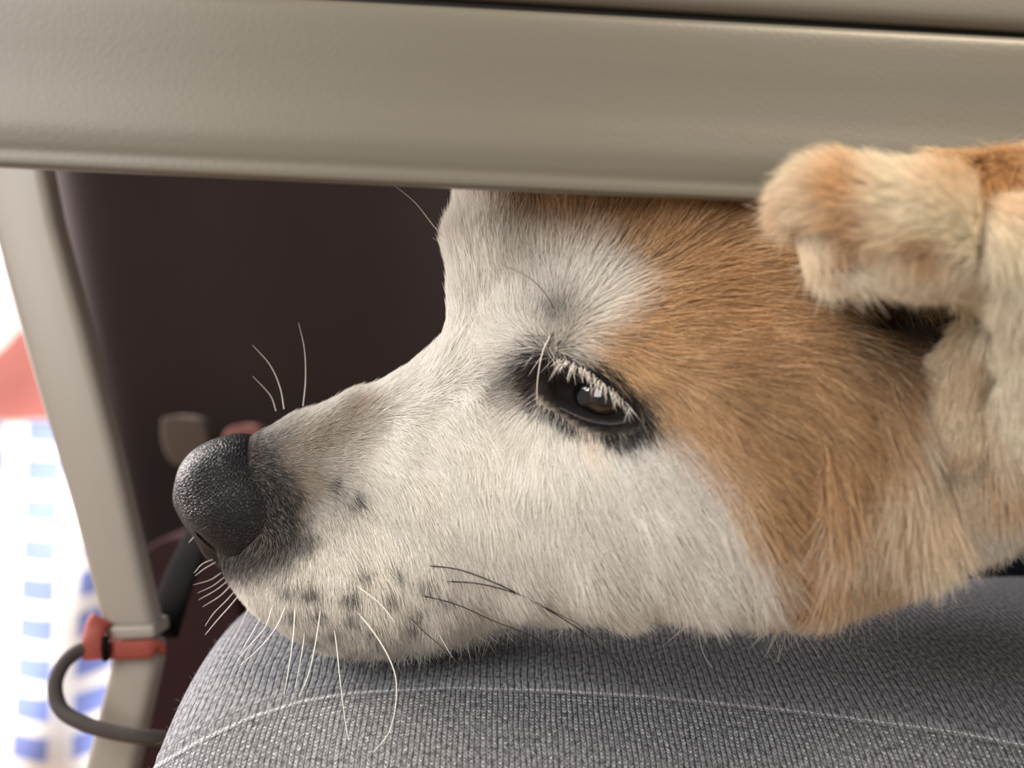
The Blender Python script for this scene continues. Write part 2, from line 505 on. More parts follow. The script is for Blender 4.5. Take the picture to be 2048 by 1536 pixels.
def build_field(f, x0, x1, w1, z0, z1, h, newton=2):
    xs = np.arange(x0, x1, h); ws = (np.arange(int(w1 / h) + 1) + 0.5) * h; zs = np.arange(z0, z1, h)
    Fh = np.empty((len(xs), len(ws), len(zs)), np.float32)
    step = 32
    for i in range(0, len(xs), step):
        X, W, Z = np.meshgrid(xs[i:i + step], ws, zs, indexing='ij')
        Fh[i:i + step] = f((X, W, Z))
    Fv = np.concatenate([Fh[:, ::-1], Fh], 1)
    Fv[0] = np.maximum(Fv[0], 1e-4); Fv[-1] = np.maximum(Fv[-1], 1e-4)
    P, Q = surface_nets(Fv, np.array([xs[0], -ws[-1], zs[0]]), h)
    ff = wrap(f)
    inner = (P[:, 0] > xs[0] + 2 * h) & (P[:, 0] < xs[-1] - 2 * h)
    for _ in range(newton):
        g = grad(ff, P[inner]); v = ff(P[inner].T)
        st = v[:, None] * g / (np.sum(g * g, 1)[:, None] + 1e-9)
        P[inner] -= np.clip(st, -h, h)
    return P, Q

def to_world(P):
    return np.stack([P[:, 0], ymid(P[:, 0]) - P[:, 1], P[:, 2]], 1)
def to_local(W):
    return np.stack([W[:, 0], ymid(W[:, 0]) - W[:, 1], W[:, 2]], 1)

def depth(u, v, f=None, d0=0.12):
    """distance to the head's surface seen through pixel (u, v); nan when missed"""
    f = f or wrap(sdf_all)
    u = np.atleast_1d(np.asarray(u, float)); v = np.atleast_1d(np.asarray(v, float))
    a, b = (u - 1024) / F, (768 - v) / F
    d = np.full(u.shape, d0)
    for _ in range(110):
        x, y, z = a * d, d, b * d
        s = f((x, ymid(x) - y, z))
        d = d + np.clip(s * 0.6, -0.002, 0.01)
    s = f((a * d, ymid(a * d) - d, b * d))
    return np.where(np.abs(s) < 6e-4, d, np.nan)

# ------------------------------------------------------------------ coat colours (painted on a side map of the head)
MS = 4; MU, MV = 2800 // MS, 1700 // MS
gu, gv = np.meshgrid(np.arange(MU) * MS + 2.0, np.arange(MV) * MS + 2.0, indexing='ij')
def blur(a, s):
    r = max(1, int(s / MS * 0.9))
    for _ in range(3):
        for ax in (0, 1):
            p = np.pad(a, [(r, r) if i == ax else (0, 0) for i in range(a.ndim)], mode='edge')
            c = np.cumsum(p, ax)
            z = np.zeros_like(np.take(c, [0], ax)); c = np.concatenate([z, c], ax)
            n = a.shape[ax]
            a = (np.take(c, range(2 * r + 1, 2 * r + 1 + n), ax) - np.take(c, range(0, n), ax)) / (2 * r + 1)
    return a
def poly_mask(P):
    P = np.asarray(P, float); m = np.zeros(gu.shape, bool)
    for (x0, y0), (x1, y1) in zip(P, np.roll(P, -1, 0)):
        if y0 == y1: continue
        c = ((y0 > gv) != (y1 > gv)) & (gu < (x1 - x0) * (gv - y0) / (y1 - y0) + x0)
        m ^= c
    return m.astype(float)
def ell_mask(c, r, tilt=0):
    x, y = gu - c[0], gv - c[1]; ca, sa = math.cos(tilt), math.sin(tilt)
    x, y = ca * x + sa * y, -sa * x + ca * y
    return ((x / r[0]) ** 2 + (y / r[1]) ** 2 < 1).astype(float)
cream = lin(247, 243, 236)
CM = np.tile(cream, (MU, MV, 1))
def paint(mask, rgb, soft, amt=1.0):
    global CM
    m = blur(mask, soft)[..., None] * amt
    CM = CM * (1 - m) + np.asarray(rgb) * m
orange = lin(208, 170, 128); orange_d = lin(178, 138, 100); tan = lin(222, 190, 150)
paint(poly_mask([(640, -100), (1000, 330), (985, 400), (1010, 470), (1100, 500), (1190, 520), (1260, 570), (1235, 640), (1170, 672), (1140, 712),
                 (1190, 752), (1262, 812), (1330, 862), (1400, 910), (1460, 980), (1520, 1060), (1580, 1130), (1630, 1190), (1660, 1170),
                 (1660, 1080), (1670, 980), (1710, 900), (1790, 850), (1840, 760), (2000, 560), (2800, 600), (2800, -100)]), orange, 26)
paint(poly_mask([(1330, 560), (1560, 520), (1700, 640), (1720, 800), (1640, 960), (1600, 1080), (1540, 1000), (1440, 850), (1330, 740), (1290, 640)]), orange_d, 50, 0.8)  # darker brown coat, partly shade painted into the colour
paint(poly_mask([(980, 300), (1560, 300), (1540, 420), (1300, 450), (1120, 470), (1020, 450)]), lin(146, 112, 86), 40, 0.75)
paint(poly_mask([(1540, 440), (1680, 560), (1830, 600), (1960, 560), (1990, 660), (1850, 720), (1780, 760), (1640, 700), (1560, 600)]), lin(104, 80, 60), 30, 0.85)  # skull below the ear: the ear's shade painted into the coat
paint(ell_mask((1880, 640), (95, 52), 0.2), lin(52, 42, 36), 18, 0.9)  # ear hollow: painted shade together with the dark hair inside
paint(poly_mask([(1720, 870), (1800, 800), (1860, 740), (2000, 700), (2300, 700), (2300, 1320), (1650, 1320), (1655, 1180), (1690, 1000)]), lin(236, 218, 192), 40, 0.92)
paint(poly_mask([(1940, 890), (2100, 860), (2300, 870), (2300, 940), (2100, 950), (1960, 965)]), lin(196, 160, 120), 22, 0.8)
paint(poly_mask([(1850, 1000), (1960, 950), (2150, 905), (2300, 900), (2300, 1300), (1900, 1250)]), lin(250, 249, 242), 30, 0.97)
paint(poly_mask([(1630, 1000), (1700, 930), (1700, 1120), (1650, 1240), (1625, 1180)]), lin(222, 172, 116), 26, 0.5)
paint(ell_mask((1890, 950), (60, 60)), lin(222, 200, 172), 30, 0.7)
# crease at the brow
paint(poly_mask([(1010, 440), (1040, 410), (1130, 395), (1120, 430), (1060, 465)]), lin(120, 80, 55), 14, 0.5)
# muzzle
paint(ell_mask((540, 970), (150, 115), -0.2), lin(140, 132, 124), 60, 0.9)
paint(ell_mask((500, 920), (80, 60), 0.5), lin(66, 60, 58), 30, 0.95)
paint(ell_mask((545, 1010), (60, 80), 0.1), lin(60, 56, 54), 22, 0.9)
paint(ell_mask((650, 870), (110, 34), -0.35), lin(158, 140, 118), 24, 0.8)
paint(ell_mask((705, 820), (40, 15), -0.4), lin(140, 104, 70), 12, 0.7)
paint(ell_mask((620, 960), (40, 26), 0.1), lin(130, 108, 78), 18, 0.6)
paint(poly_mask([(400, 840), (500, 846), (545, 915), (590, 990), (615, 1060), (590, 1110), (530, 1150), (470, 1158), (410, 1140)]), lin(44, 40, 40), 16, 0.97)
# around the eye
paint(ell_mask((1172, 790), (134, 68), 0.50), lin(30, 27, 27), 8)
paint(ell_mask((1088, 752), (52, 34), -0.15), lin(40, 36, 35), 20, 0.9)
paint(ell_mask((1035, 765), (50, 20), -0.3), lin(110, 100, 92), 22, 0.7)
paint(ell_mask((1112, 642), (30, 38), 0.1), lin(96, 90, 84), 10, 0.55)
for c in ((655, 973), (700, 990), (706, 986), (600, 990), (720, 1128), (785, 1117), (835, 1132), (700, 1168), (706, 1170), (694, 1172), (628, 1170), (612, 1166), (575, 1165),
          (775, 1168), (822, 1190), (868, 1160), (815, 1230), (695, 1213), (582, 1210), (632, 1213), (662, 1250), (735, 1240), (618, 1268), (722, 1290), (755, 1265), (610, 1082), (625, 1070)):
    paint(ell_mask(c, (13, 10)), lin(34, 30, 30), 4, 1.0)
CM = np.clip(CM, 0.002, 1)
def coat(u, v):
    i = np.clip((u / MS).astype(int), 0, MU - 1); j = np.clip((v / MS).astype(int), 0, MV - 1)
    return CM[i, j]
def ear_coat(u, v, N):
    c = np.tile(lin(250, 240, 220), (len(u), 1))
    def blob(cu, cv, ru, rv, rgb, a):
        m = np.exp(-(((u - cu) / ru) ** 2 + ((v - cv) / rv) ** 2))[:, None] * a
        c[:] = c * (1 - m) + rgb * m
    blob(1705, 385, 60, 58, lin(226, 180, 128), 0.9); blob(1730, 455, 70, 30, lin(222, 176, 122), 0.75)
    blob(1850, 495, 50, 24, lin(212, 172, 120), 0.75)
    blob(1590, 420, 35, 60, lin(244, 210, 170), 0.6)
    blob(1980, 350, 100, 55, lin(222, 172, 112), 1.0); blob(2150, 380, 120, 80, lin(222, 172, 112), 1.0)
    return np.clip(c, 0, 1)

# flow of the hair: column, row, direction (right, down), length mm, lift
FLOW = np.array([
    (450, 880, 1, -.2, 2.2, .25), (520, 920, 1, .2, 3, .3), (560, 1020, .8, .6, 3, .3), (600, 840, 1, -.35, 4, .5), (720, 780, 1, -.4, 5, .5), (850, 720, 1, -.55, 6, .5), (640, 920, 1, .1, 4, .3),
    (520, 1150, -.1, 1, 3, .3), (480, 1150, -.3, 1, 3, .3), (600, 1120, .3, 1, 4, .35), (580, 1230, 0, 1, 4, .35), (700, 1050, .55, .85, 5, .3), (720, 1200, .25, 1, 5, .35), (720, 1290, .1, 1, 6, .35), (800, 900, .85, .55, 6, .22),
    (850, 1000, .5, .85, 7, .22), (850, 1150, .35, .95, 7, .25), (900, 1250, .3, 1, 7, .3), (950, 820, .6, .6, 7, .2), (900, 700, .8, -.7, 8, .3), (930, 600, .15, -1, 10, .3), (930, 480, .1, -1, 12, .3), (960, 400, 0, -1, 12, .3),
    (1000, 640, .05, -1, 9, .2), (1020, 700, -.7, -.1, 7, .2), (1010, 770, -.95, .2, 7, .2), (1040, 820, -.5, .8, 7, .2), (1050, 900, .1, 1, 8, .2), (1150, 900, .35, .95, 8, .2), (1250, 900, .6, .75, 9, .2), (1000, 1000, .35, .95, 8, .2), (1000, 1150, .5, .85, 10, .2),
    (1185, 868, .35, .95, 3.5, .2), (1110, 835, .1, 1, 3.5, .2), (1255, 868, .6, .8, 4, .2), (1060, 775, -.8, .4, 4.5, .2),
    (1110, 640, 0, -.3, 3.5, .6), (1080, 600, -.2, -1, 7, .4), (1150, 600, .6, -.9, 9, .35), (1100, 500, .05, -1, 11, .3), (1200, 500, .35, -1, 12, .3), (1200, 650, 1, -.25, 8, .35), (1180, 710, .8, .3, 6, .25), (1300, 480, .6, -.8, 13, .3), (1280, 600, .95, -.3, 11, .28),
    (1250, 740, .75, .6, 7, .22), (1320, 820, .65, .75, 9, .2), (1350, 700, 1, .15, 11, .25), (1450, 550, 1, -.15, 12, .25), (1450, 420, 1, -.3, 13, .3), (1560, 480, .9, .3, 12, .3), (1500, 700, 1, .25, 13, .25), (1420, 850, .8, .6, 13, .22), (1550, 850, .8, .6, 15, .25),
    (1300, 1000, .65, .8, 12, .18), (1200, 1150, .55, .85, 13, .18), (1400, 1100, .55, .85, 18, .2), (1300, 1220, .3, 1, 8, .22), (1500, 1220, .2, 1, 10, .25), (1500, 1000, .5, .85, 17, .2), (1600, 1050, .25, .95, 16, .22), (1600, 1240, .1, 1, 10, .25),
    (1650, 700, .6, .8, 14, .3), (1700, 850, .1, 1, 18, .3), (1760, 950, -.4, .9, 20, .2), (1700, 1100, -.25, .95, 16, .2), (1720, 1230, .05, 1, 10, .25), (1800, 1170, .15, 1, 10, .25), (1880, 1120, .35, 1, 9, .25), (1780, 1080, 0, 1, 12, .2), (1850, 1000, .2, 1, 17, .2), (1950, 1000, .5, .85, 12, .2), (1950, 1090, .55, .85, 9, .3),
    (2050, 980, .6, .8, 10, .3), (1900, 750, -.1, 1, 7, .4), (1905, 860, 0, 1, 10, .3), (2000, 900, .1, 1, 14, .3), (1800, 620, .3, .6, 8, .3), (2300, 700, 1, .3, 30, .25), (2200, 900, .8, .6, 14, .25), (1700, 300, 1, 0, 14, .3), (1200, 300, .7, -.5, 14, .3), (2500, 500, 1, 0, 30, .25)], float)
def flow(u, v):
    out = np.zeros((len(u), 4))
    for s in range(0, len(u), 60000):
        d2 = (u[s:s + 60000, None] - FLOW[None, :, 0]) ** 2 + (v[s:s + 60000, None] - FLOW[None, :, 1]) ** 2
        w = 1 / (d2 + 25 ** 2) ** 2.0
        w /= w.sum(1)[:, None]
        out[s:s + 60000] = w @ FLOW[:, 2:6]
    return out

# ------------------------------------------------------------------ dog: body mesh
dog = link('dog', None, label='cream and orange akita type dog resting its chin on a grey lap', category='dog')
P, Q = build_field(sdf_all, BX0, BX1, BWm, BZ0, BZ1, H)
Wd = to_world(P)
def px_of(W): return 1024 + W[:, 0] / W[:, 1] * F, 768 - W[:, 2] / W[:, 1] * F
# colours use the near side's silhouette map; the far side mirrors it
def near_px(P):
    A = P.copy(); A[:, 1] = np.abs(A[:, 1])
    return px_of(to_world(A))
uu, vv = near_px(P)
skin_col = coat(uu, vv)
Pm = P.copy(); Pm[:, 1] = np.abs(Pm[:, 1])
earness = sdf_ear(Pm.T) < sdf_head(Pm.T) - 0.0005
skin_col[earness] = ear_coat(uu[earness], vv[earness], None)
g = NT('dog_skin')
at = g.n('ShaderNodeAttribute'); at.attribute_name = 'col'
mu = g.n('ShaderNodeMix', data_type='RGBA', blend_type='MULTIPLY'); mu.inputs[0].default_value = 1
g.l(at.outputs['Color'], mu.inputs[6]); mu.inputs[7].default_value = (0.62, 0.55, 0.48, 1)
g.l(mu.outputs[2], g.b.inputs['Base Color']); g.b.inputs['Roughness'].default_value = 0.85; g.b.inputs['Specular IOR Level'].default_value = 0.15
M_skin = g.m
me = mesh_np('head', Wd, Q, M_skin)
ca = me.attributes.new('col', 'FLOAT_COLOR', 'POINT')
ca.data.foreach_set('color', np.hstack([skin_col, np.ones((len(skin_col), 1))]).astype(np.float32).ravel())
link('head', me, dog)

# ------------------------------------------------------------------ nose
def sdf_nose(p):
    f = ell(p, L3(466, 972, 0), (0.0160, 0.0150, 0.0146), 2.3, 0.35)
    f = smin(f, ell(p, L3(512, 1040, 0.0085), (0.0140, 0.0112, 0.0118), 2.2, 0.2), 0.008)
    f = smin(f, cone(p, L3(386, 1000, 0), L3(436, 1092, 0), 0.0048, 0.0040), 0.005)
    f = smin(f, cone(p, L3(436, 1092, 0), L3(472, 1122, 0), 0.0040, 0.0048), 0.003)
    # nostril and the slit curling back under its wing
    f = smax(f, -cone(p, L3(402, 1034, 0.0090), L3(440, 1090, 0.0100), 0.0026, 0.0044), 0.0010)
    f = smax(f, -cone(p, L3(436, 1100, 0.0095), L3(506, 1124, 0.0180), 0.0022, 0.0016), 0.0010)
    f = smax(f, -cone(p, L3(560, 1050, 0.0190), L3(535, 1095, 0.0190), 0.0014, 0.0014), 0.0012)
    return f
nP, nQ = build_field(sdf_nose, -0.105, -0.052, 0.024, -0.064, -0.008, 0.00045)
def nose_mat():
    g = NT('nose_leather')
    tc = g.n('ShaderNodeTexCoord')
    vo = g.n('ShaderNodeTexVoronoi'); vo.feature = 'DISTANCE_TO_EDGE'; vo.inputs['Scale'].default_value = 1050
    vo2 = g.n('ShaderNodeTexNoise'); vo2.inputs['Scale'].default_value = 260
    g.l(tc.outputs['Object'], vo.inputs['Vector']); g.l(tc.outputs['Object'], vo2.inputs['Vector'])
    h = g.math('ADD', g.math('MINIMUM', vo.outputs['Distance'], 0.25), g.math('MULTIPLY', vo2.outputs[0], 0.3))
    b = g.n('ShaderNodeBump'); b.inputs['Strength'].default_value = 1.0; b.inputs['Distance'].default_value = 0.0006
    g.l(h, b.inputs['Height']); g.l(b.outputs[0], g.b.inputs['Normal'])
    g.b.inputs['Base Color'].default_value = (0.011, 0.010, 0.011, 1)
    g.b.inputs['Roughness'].default_value = 0.42
    g.b.inputs['Specular IOR Level'].default_value = 0.13
    return g.m
link('nose', mesh_np('nose', to_world(nP), nQ, nose_mat()), dog, label='black leathery nose')

# ------------------------------------------------------------------ eye and lids
EW = to_world(EYEB[None])[0]
def uv_sphere(c, r, nu=48, nv=32):
    th = np.linspace(0, np.pi, nv); ph = np.linspace(0, 2 * np.pi, nu, endpoint=False)
    T_, P_ = np.meshgrid(th, ph, indexing='ij')
    V = c + r * np.stack([np.sin(T_) * np.cos(P_), -np.cos(T_), np.sin(T_) * np.sin(P_)], -1).reshape(-1, 3)
    return V, grid_faces(nv, nu, True)
ER = 0.0084
gaze = np.array([-0.10, -1.0, 0.02]); gaze /= np.linalg.norm(gaze)
def eye_mat():
    g = NT('dark_eye')
    geo = g.n('ShaderNodeTexCoord')
    dot = g.n('ShaderNodeVectorMath', operation='DOT_PRODUCT'); g.l(geo.outputs['Normal'], dot.inputs[0])
    dot.inputs[1].default_value = tuple(gaze)
    cr = g.n('ShaderNodeValToRGB'); el = cr.color_ramp.elements
    el[0].position = 0.80; el[0].color = (0.004, 0.0035, 0.0035, 1)
    el[1].position = 0.83; el[1].color = (0.030, 0.016, 0.010, 1)
    e = el.new(0.93); e.color = (0.022, 0.012, 0.008, 1)
    e = el.new(0.945); e.color = (0.003, 0.003, 0.003, 1)
    g.l(dot.outputs['Value'], cr.inputs[0]); g.l(cr.outputs[0], g.b.inputs['Base Color'])
    g.b.inputs['Roughness'].default_value = 0.08
    g.b.inputs['Coat Weight'].default_value = 0.4
    return g.m
V, Fq = uv_sphere(EW, ER)
# gentle corneal bulge
dirs = (V - EW) / ER; bul = np.clip((dirs @ gaze - 0.80) / 0.2, 0, 1)
V = V + dirs * (bul ** 0.8 * 0.0010)[:, None]
link('eye', mesh_np('eye', V, Fq, eye_mat()), dog, label='dark brown glossy eye')

inner = [(1112, 782), (1122, 760), (1150, 752), (1185, 767), (1215, 790), (1240, 813), (1248, 828), (1225, 837), (1188, 836), (1152, 824), (1126, 804)]
outer = [(1050, 762), (1070, 716), (1130, 708), (1205, 755), (1250, 790), (1285, 828), (1290, 850), (1235, 868), (1175, 858), (1125, 834), (1070, 800)]
def loop(pts, n):
    A = np.array(pts + [pts[0]], float)
    # closed catmull
    Qp = np.vstack([A[-2], A, A[1]])
    t = np.linspace(0, len(pts), n, endpoint=False); k = t.astype(int); f = (t - k)[:, None]
    a, b, c, d = Qp[k], Qp[k + 1], Qp[k + 2], Qp[k + 3]
    return 0.5 * ((2 * b) + (-a + c) * f + (2 * a - 5 * b + 4 * c - d) * f ** 2 + (-a + 3 * b - 3 * c + d) * f ** 3)
NL, NR = 96, 14
Li, Lo = loop(inner, NL), loop(outer, NL)
def eye_depth(u, v):
    a, b = (u - 1024) / F, (768 - v) / F
    A_ = a * a + 1 + b * b; B_ = -2 * (a * EW[0] + EW[1] + b * EW[2]); C_ = EW @ EW - (ER + 0.0011) ** 2
    D_ = B_ * B_ - 4 * A_ * C_
    return np.where(D_ > 0, (-B_ - np.sqrt(np.maximum(D_, 0))) / (2 * A_), np.nan)
rows = []
do = depth(Lo[:, 0], Lo[:, 1]); do = np.where(np.isnan(do), np.nanmedian(do), do) + 0.0006
di = eye_depth(Li[:, 0], Li[:, 1]); di = np.where(np.isnan(di), do + 0.001, di) - 0.0004
for k in range(NR):
    t = k / (NR - 1)
    if k == 0:
        uvp = Li; dd = di + 0.0016          # turned-in edge
    else:
        t = (k - 1) / (NR - 2)
        uvp = Li * (1 - t) + Lo * t
        de = eye_depth(uvp[:, 0], uvp[:, 1])
        dd = di * (1 - t) + do * t - 0.0016 * np.sin(np.pi * min(t * 1.6, 1)) - 0.0004 * (1 - t)
        dd = np.where(np.isnan(de), dd, np.minimum(dd, de - 0.0003 * (1 - t)))
    rows.append(np.stack([(uvp[:, 0] - 1024) * dd / F, dd, (768 - uvp[:, 1]) * dd / F], -1))
M_lid = plain('lid_skin', (0.010, 0.009, 0.009), 0.5, 0.3, 400, 0.5, 1500)
link('eyelid', mesh_np('eyelid', np.array(rows).reshape(-1, 3), grid_faces(NR, NL, True)[:, ::-1], M_lid), dog, label='black eyelid skin')

# ------------------------------------------------------------------ fur
M_fur = None
def fur_mat():
    g = NT('fur')
    at = g.n('ShaderNodeAttribute'); at.attribute_name = 'col'
    hi = g.n('ShaderNodeHairInfo')
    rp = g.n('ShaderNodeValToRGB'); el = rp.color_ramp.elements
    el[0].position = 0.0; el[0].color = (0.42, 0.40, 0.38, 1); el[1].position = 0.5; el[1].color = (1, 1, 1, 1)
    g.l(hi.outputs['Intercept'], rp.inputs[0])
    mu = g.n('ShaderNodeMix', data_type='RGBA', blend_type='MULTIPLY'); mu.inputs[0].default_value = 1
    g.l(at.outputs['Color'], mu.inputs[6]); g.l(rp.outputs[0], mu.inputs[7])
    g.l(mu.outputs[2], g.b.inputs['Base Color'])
    g.b.inputs['Roughness'].default_value = 0.55
    g.b.inputs['Specular IOR Level'].default_value = 0.25
    tr = g.n('ShaderNodeBsdfTranslucent'); g.l(mu.outputs[2], tr.inputs[0])
    mx = g.n('ShaderNodeMixShader'); mx.inputs[0].default_value = 0.22
    g.l(g.b.outputs[0], mx.inputs[1]); g.l(tr.outputs[0], mx.inputs[2]); g.l(mx.outputs[0], g.out.inputs['Surface'])
    return g.m
M_fur = fur_mat()

def hair_object(name, pts, radii, cols, mat, parent, **props):
    """pts (n,k,3), radii (n,k), cols (n,3)"""
    n, k, _ = pts.shape
    hc = bpy.data.hair_curves.new(name)
    hc.add_curves([k] * n)
    hc.position_data.foreach_set('vector', pts.astype(np.float32).ravel())
    a = hc.attributes.get('radius') or hc.attributes.new('radius', 'FLOAT', 'POINT')
    a.data.foreach_set('value', radii.astype(np.float32).ravel())
    a = hc.attributes.new('col', 'FLOAT_COLOR', 'CURVE')
    a.data.foreach_set('color', np.hstack([cols, np.ones((n, 1))]).astype(np.float32).ravel())
    hc.materials.append(mat)
    return link(name, hc, parent, **props)

def sample_roots(P, Q, dens):
    """dens per face (hairs / m2)"""
    A, B, C, D = (P[Q[:, i]] for i in range(4))
    ar = 0.5 * (np.linalg.norm(np.cross(B - A, C - A), axis=1) + np.linalg.norm(np.cross(C - A, D - A), axis=1))
    ex_ = ar * dens
    n = np.floor(ex_ + rng.random(len(ex_))).astype(int)
    f = np.repeat(np.arange(len(Q)), n)
    s, t = rng.random(len(f))[:, None], rng.random(len(f))[:, None]
    return (A[f] * (1 - s) + B[f] * s) * (1 - t) + (D[f] * (1 - s) + C[f] * s) * t

Cc = P[Q].mean(1)
cu, cv = near_px(Cc)
near = Cc[:, 1] > -0.004
wu, wv = px_of(to_world(Cc))
dens = np.full(len(Q), 1.3e6)
dens[near] = 14.0e6
short = (cu < 1150) & near
dens[short] = 24.0e6
dens[(cu > 1350) & (cv > 850) & near] = 12.0e6
dens[(cu > 2140)] = 1.0e6
dens[near & (wv < 330) & (cu < 1500)] = 2.0e6
R = sample_roots(P, Q, dens)
# keep off nose, lids
ins = (wrap(sdf_nose)(R.T) < -0.0004) | (wrap(lambda q: np.sqrt((q[0]-EYEB[0])**2+(q[1]-EYEB[1])**2+(q[2]-EYEB[2])**2))(R.T) < ER + 0.0004) | ((cone((R[:, 0], np.abs(R[:, 1]), R[:, 2]), L3(1115, 770, 0.0405), L3(1236, 820, 0.0480), 0.0050, 0.0043)) < 0)
nu_, nv_ = px_of(to_world(R))
in_lid = np.zeros(len(R), bool)
Lm = loop([( (a[0]*0.5+b[0]*0.5), (a[1]*0.5+b[1]*0.5)) for a, b in zip(inner, outer)], 60)
for (x0, y0), (x1, y1) in zip(Lm, np.roll(Lm, -1, 0)):
    c = ((y0 > nv_) != (y1 > nv_)) & (nu_ < (x1 - x0) * (nv_ - y0) / (y1 - y0 + 1e-9) + x0)
    in_lid ^= c
in_lid &= R[:, 1] > 0
R = R[~(ins | in_lid)]
A = R.copy(); A[:, 1] = np.abs(A[:, 1]); sgn = np.sign(R[:, 1]); sgn[sgn == 0] = 1
u, v = px_of(to_world(A))
fe, fh = sdf_ear(A.T), sdf_head(A.T)
isear = fe < fh
ispocket = (sdf_pocket(A.T) < 0.0012) & ~isear
N = grad(sdf_all, A); N /= np.linalg.norm(N, axis=1)[:, None] + 1e-9
Fl = flow(u, v)
T = np.stack([Fl[:, 0], np.zeros(len(A)), -Fl[:, 1]], 1)
Ln = Fl[:, 2] * mm; lift = Fl[:, 3]
# ear hair: fuzz outward, long wisps hanging from the lower border
e = isear
hang = e & (N[:, 2] < -0.35) & (u < 1990)
T[e] = np.array([-0.6, 0, 0.05]); T[e & ((u > 1960) | (v > 520))] = np.array([-0.1, 0.0, -1.0])
Ln[e] = 6.0 * mm; lift[e] = 0.9
Ln[hang] = (6 + 6 * rng.random(hang.sum())) * mm * np.where(u[hang] > 1700, 0.5, 1.0); T[hang] = np.array([-0.12, 0.0, -1.0]); lift[hang] = 0.25
Ln[ispocket] = 5 * mm; lift[ispocket] = 0.4; T[ispocket] = np.array([-0.1, 0, -1.0])
# tangent projection and jitter
T = T + rng.normal(0, 0.13, T.shape)
T -= N * np.sum(T * N, 1)[:, None] * 0.97
T /= np.linalg.norm(T, axis=1)[:, None] + 1e-9
wob = 0.10 * np.stack([np.sin(A[:, 2] * 420 + A[:, 0] * 130), np.sin(A[:, 0] * 330 + A[:, 2] * 90), np.sin(A[:, 0] * 510 - A[:, 2] * 260)], 1)
T += wob; T /= np.linalg.norm(T, axis=1)[:, None]
Ln = Ln * rng.uniform(0.65, 1.15, len(Ln)); lift = lift * rng.uniform(0.5, 1.6, len(lift))
# clumps
cell = np.clip(Ln * 0.18, 0.0007, 0.0022)
cell = 2.0 ** np.round(np.log2(cell))
key = np.floor((A + 0.0012 * np.sin(A[:, [2, 0, 1]] * 1500)) / cell[:, None]).astype(np.int64)
hk = key[:, 0] * 73856093 ^ key[:, 1] * 19349663 ^ key[:, 2] * 83492791
_, inv = np.unique(hk, return_inverse=True)
cntc = np.bincount(inv)
mean = np.stack([np.bincount(inv, A[:, i]) / cntc for i in range(3)], 1)[inv]
mean = np.where((np.linalg.norm(mean - A, axis=1) > 1.8 * cell)[:, None], A, mean)      # hash collisions do not clump
cb = rng.random(len(cntc))[inv]
K = 6
t = np.linspace(0, 1, K)[None, :, None]
grav = np.array([0, 0, -1.0])
C = (A[:, None] - N[:, None] * 0.0003 + Ln[:, None, None] * (T[:, None] * t + N[:, None] * lift[:, None, None] * (t - 0.42 * t * t) + grav * 0.06 * t * t)
     + (mean - A)[:, None] * (0.45 + 0.4 * cb[:, None, None]) * t ** 2
     + rng.normal(0, 0.05, (len(A), 1, 3)) * Ln[:, None, None] * t ** 2)
rad = (0.055 * mm + 0.0035 * Ln)[:, None] * (np.array([1.0, 1.0, 0.9, 0.72, 0.45, 0.12]))[None] * rng.uniform(0.7, 1.15, (len(A), 1))
rad = np.clip(rad, 0.0, 0.080 * mm)
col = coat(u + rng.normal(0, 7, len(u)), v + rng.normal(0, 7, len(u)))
ecol = ear_coat(u, v, None); col[e] = ecol[e]
pk = ispocket
col[pk] = lin(236, 218, 192)
col = col * (0.80 + 0.28 * rng.random((len(A), 1))) * (0.90 + 0.16 * cb[:, None])
# scattered dark guard hairs on the orange coat, pale ones on the dark muzzle fur
lum = col.mean(1)
org = col[:, 0] > 1.8 * col[:, 2]
dk_ = (rng.random(len(A)) < 0.12) & org & (lum > 0.1)
col[dk_] *= 0.5
pl = (rng.random(len(A)) < 0.24) & org & (lum > 0.12)
col[pl] = col[pl] * 0.45 + lin(240, 205, 160) * 0.55
wh = (rng.random(len(A)) < 0.25) & (u < 700) & (lum < 0.25)
col[wh] = col[wh] * 0.6 + lin(190, 180, 170) * 0.4
col = np.clip(col, 0.003, 0.95)
C[:, :, 1] *= sgn[:, None]
Cw = to_world(C.reshape(-1, 3)).reshape(C.shape)
print('HAIRS', len(C), 'verts', len(P))
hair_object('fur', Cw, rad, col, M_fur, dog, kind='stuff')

# ------------------------------------------------------------------ eyelashes, whiskers, brow bristles
M_white_hair = plain('white_bristle', lin(235, 228, 220), 0.4, 0.02, 200)
M_dark_hair = plain('dark_bristle', lin(30, 22, 18), 0.4, 0.1, 200)
Vs, Fs, off = [], [], 0
lash_line = catmull([(1120, 720, 0), (1150, 728, 0), (1180, 745, 0), (1210, 768, 0), (1238, 792, 0), (1262, 818, 0)], 75)
for q in lash_line:
    for rep in range(1):
        u0, v0 = q[0] + rng.normal(0, 3), q[1] + rng.normal(0, 3) + rep * -6
        k = (u0 - 1120) / 140
        L_ = rng.uniform(16, 52) * (1 - 0.35 * k); an = math.radians(118 - 45 * k * rng.uniform(0.2, 1.4) + rng.normal(0, 14) + (22 if k < .15 else 0))
        d0 = depth(u0, v0)[0]
        d0 = (0.2335 if np.isnan(d0) else min(d0, eye_depth(np.array([u0]), np.array([v0]))[0] if not np.isnan(eye_depth(np.array([u0]), np.array([v0]))[0]) else d0)) - 0.0022
        pth = [pt(u0 + math.cos(an) * L_ * s + 5 * s * s, v0 + math.sin(an) * L_ * s, d0 - 0.0016 * math.sin(s * 2.2)) for s in np.linspace(0, 1, 6)]
        V, Fc = tube_np(pth, np.array([1, 1, .9, .75, .5, .15]) * 0.00006, 4)
        Vs.append(V); Fs += [[i + off for i in f] for f in Fc]; off += len(V)
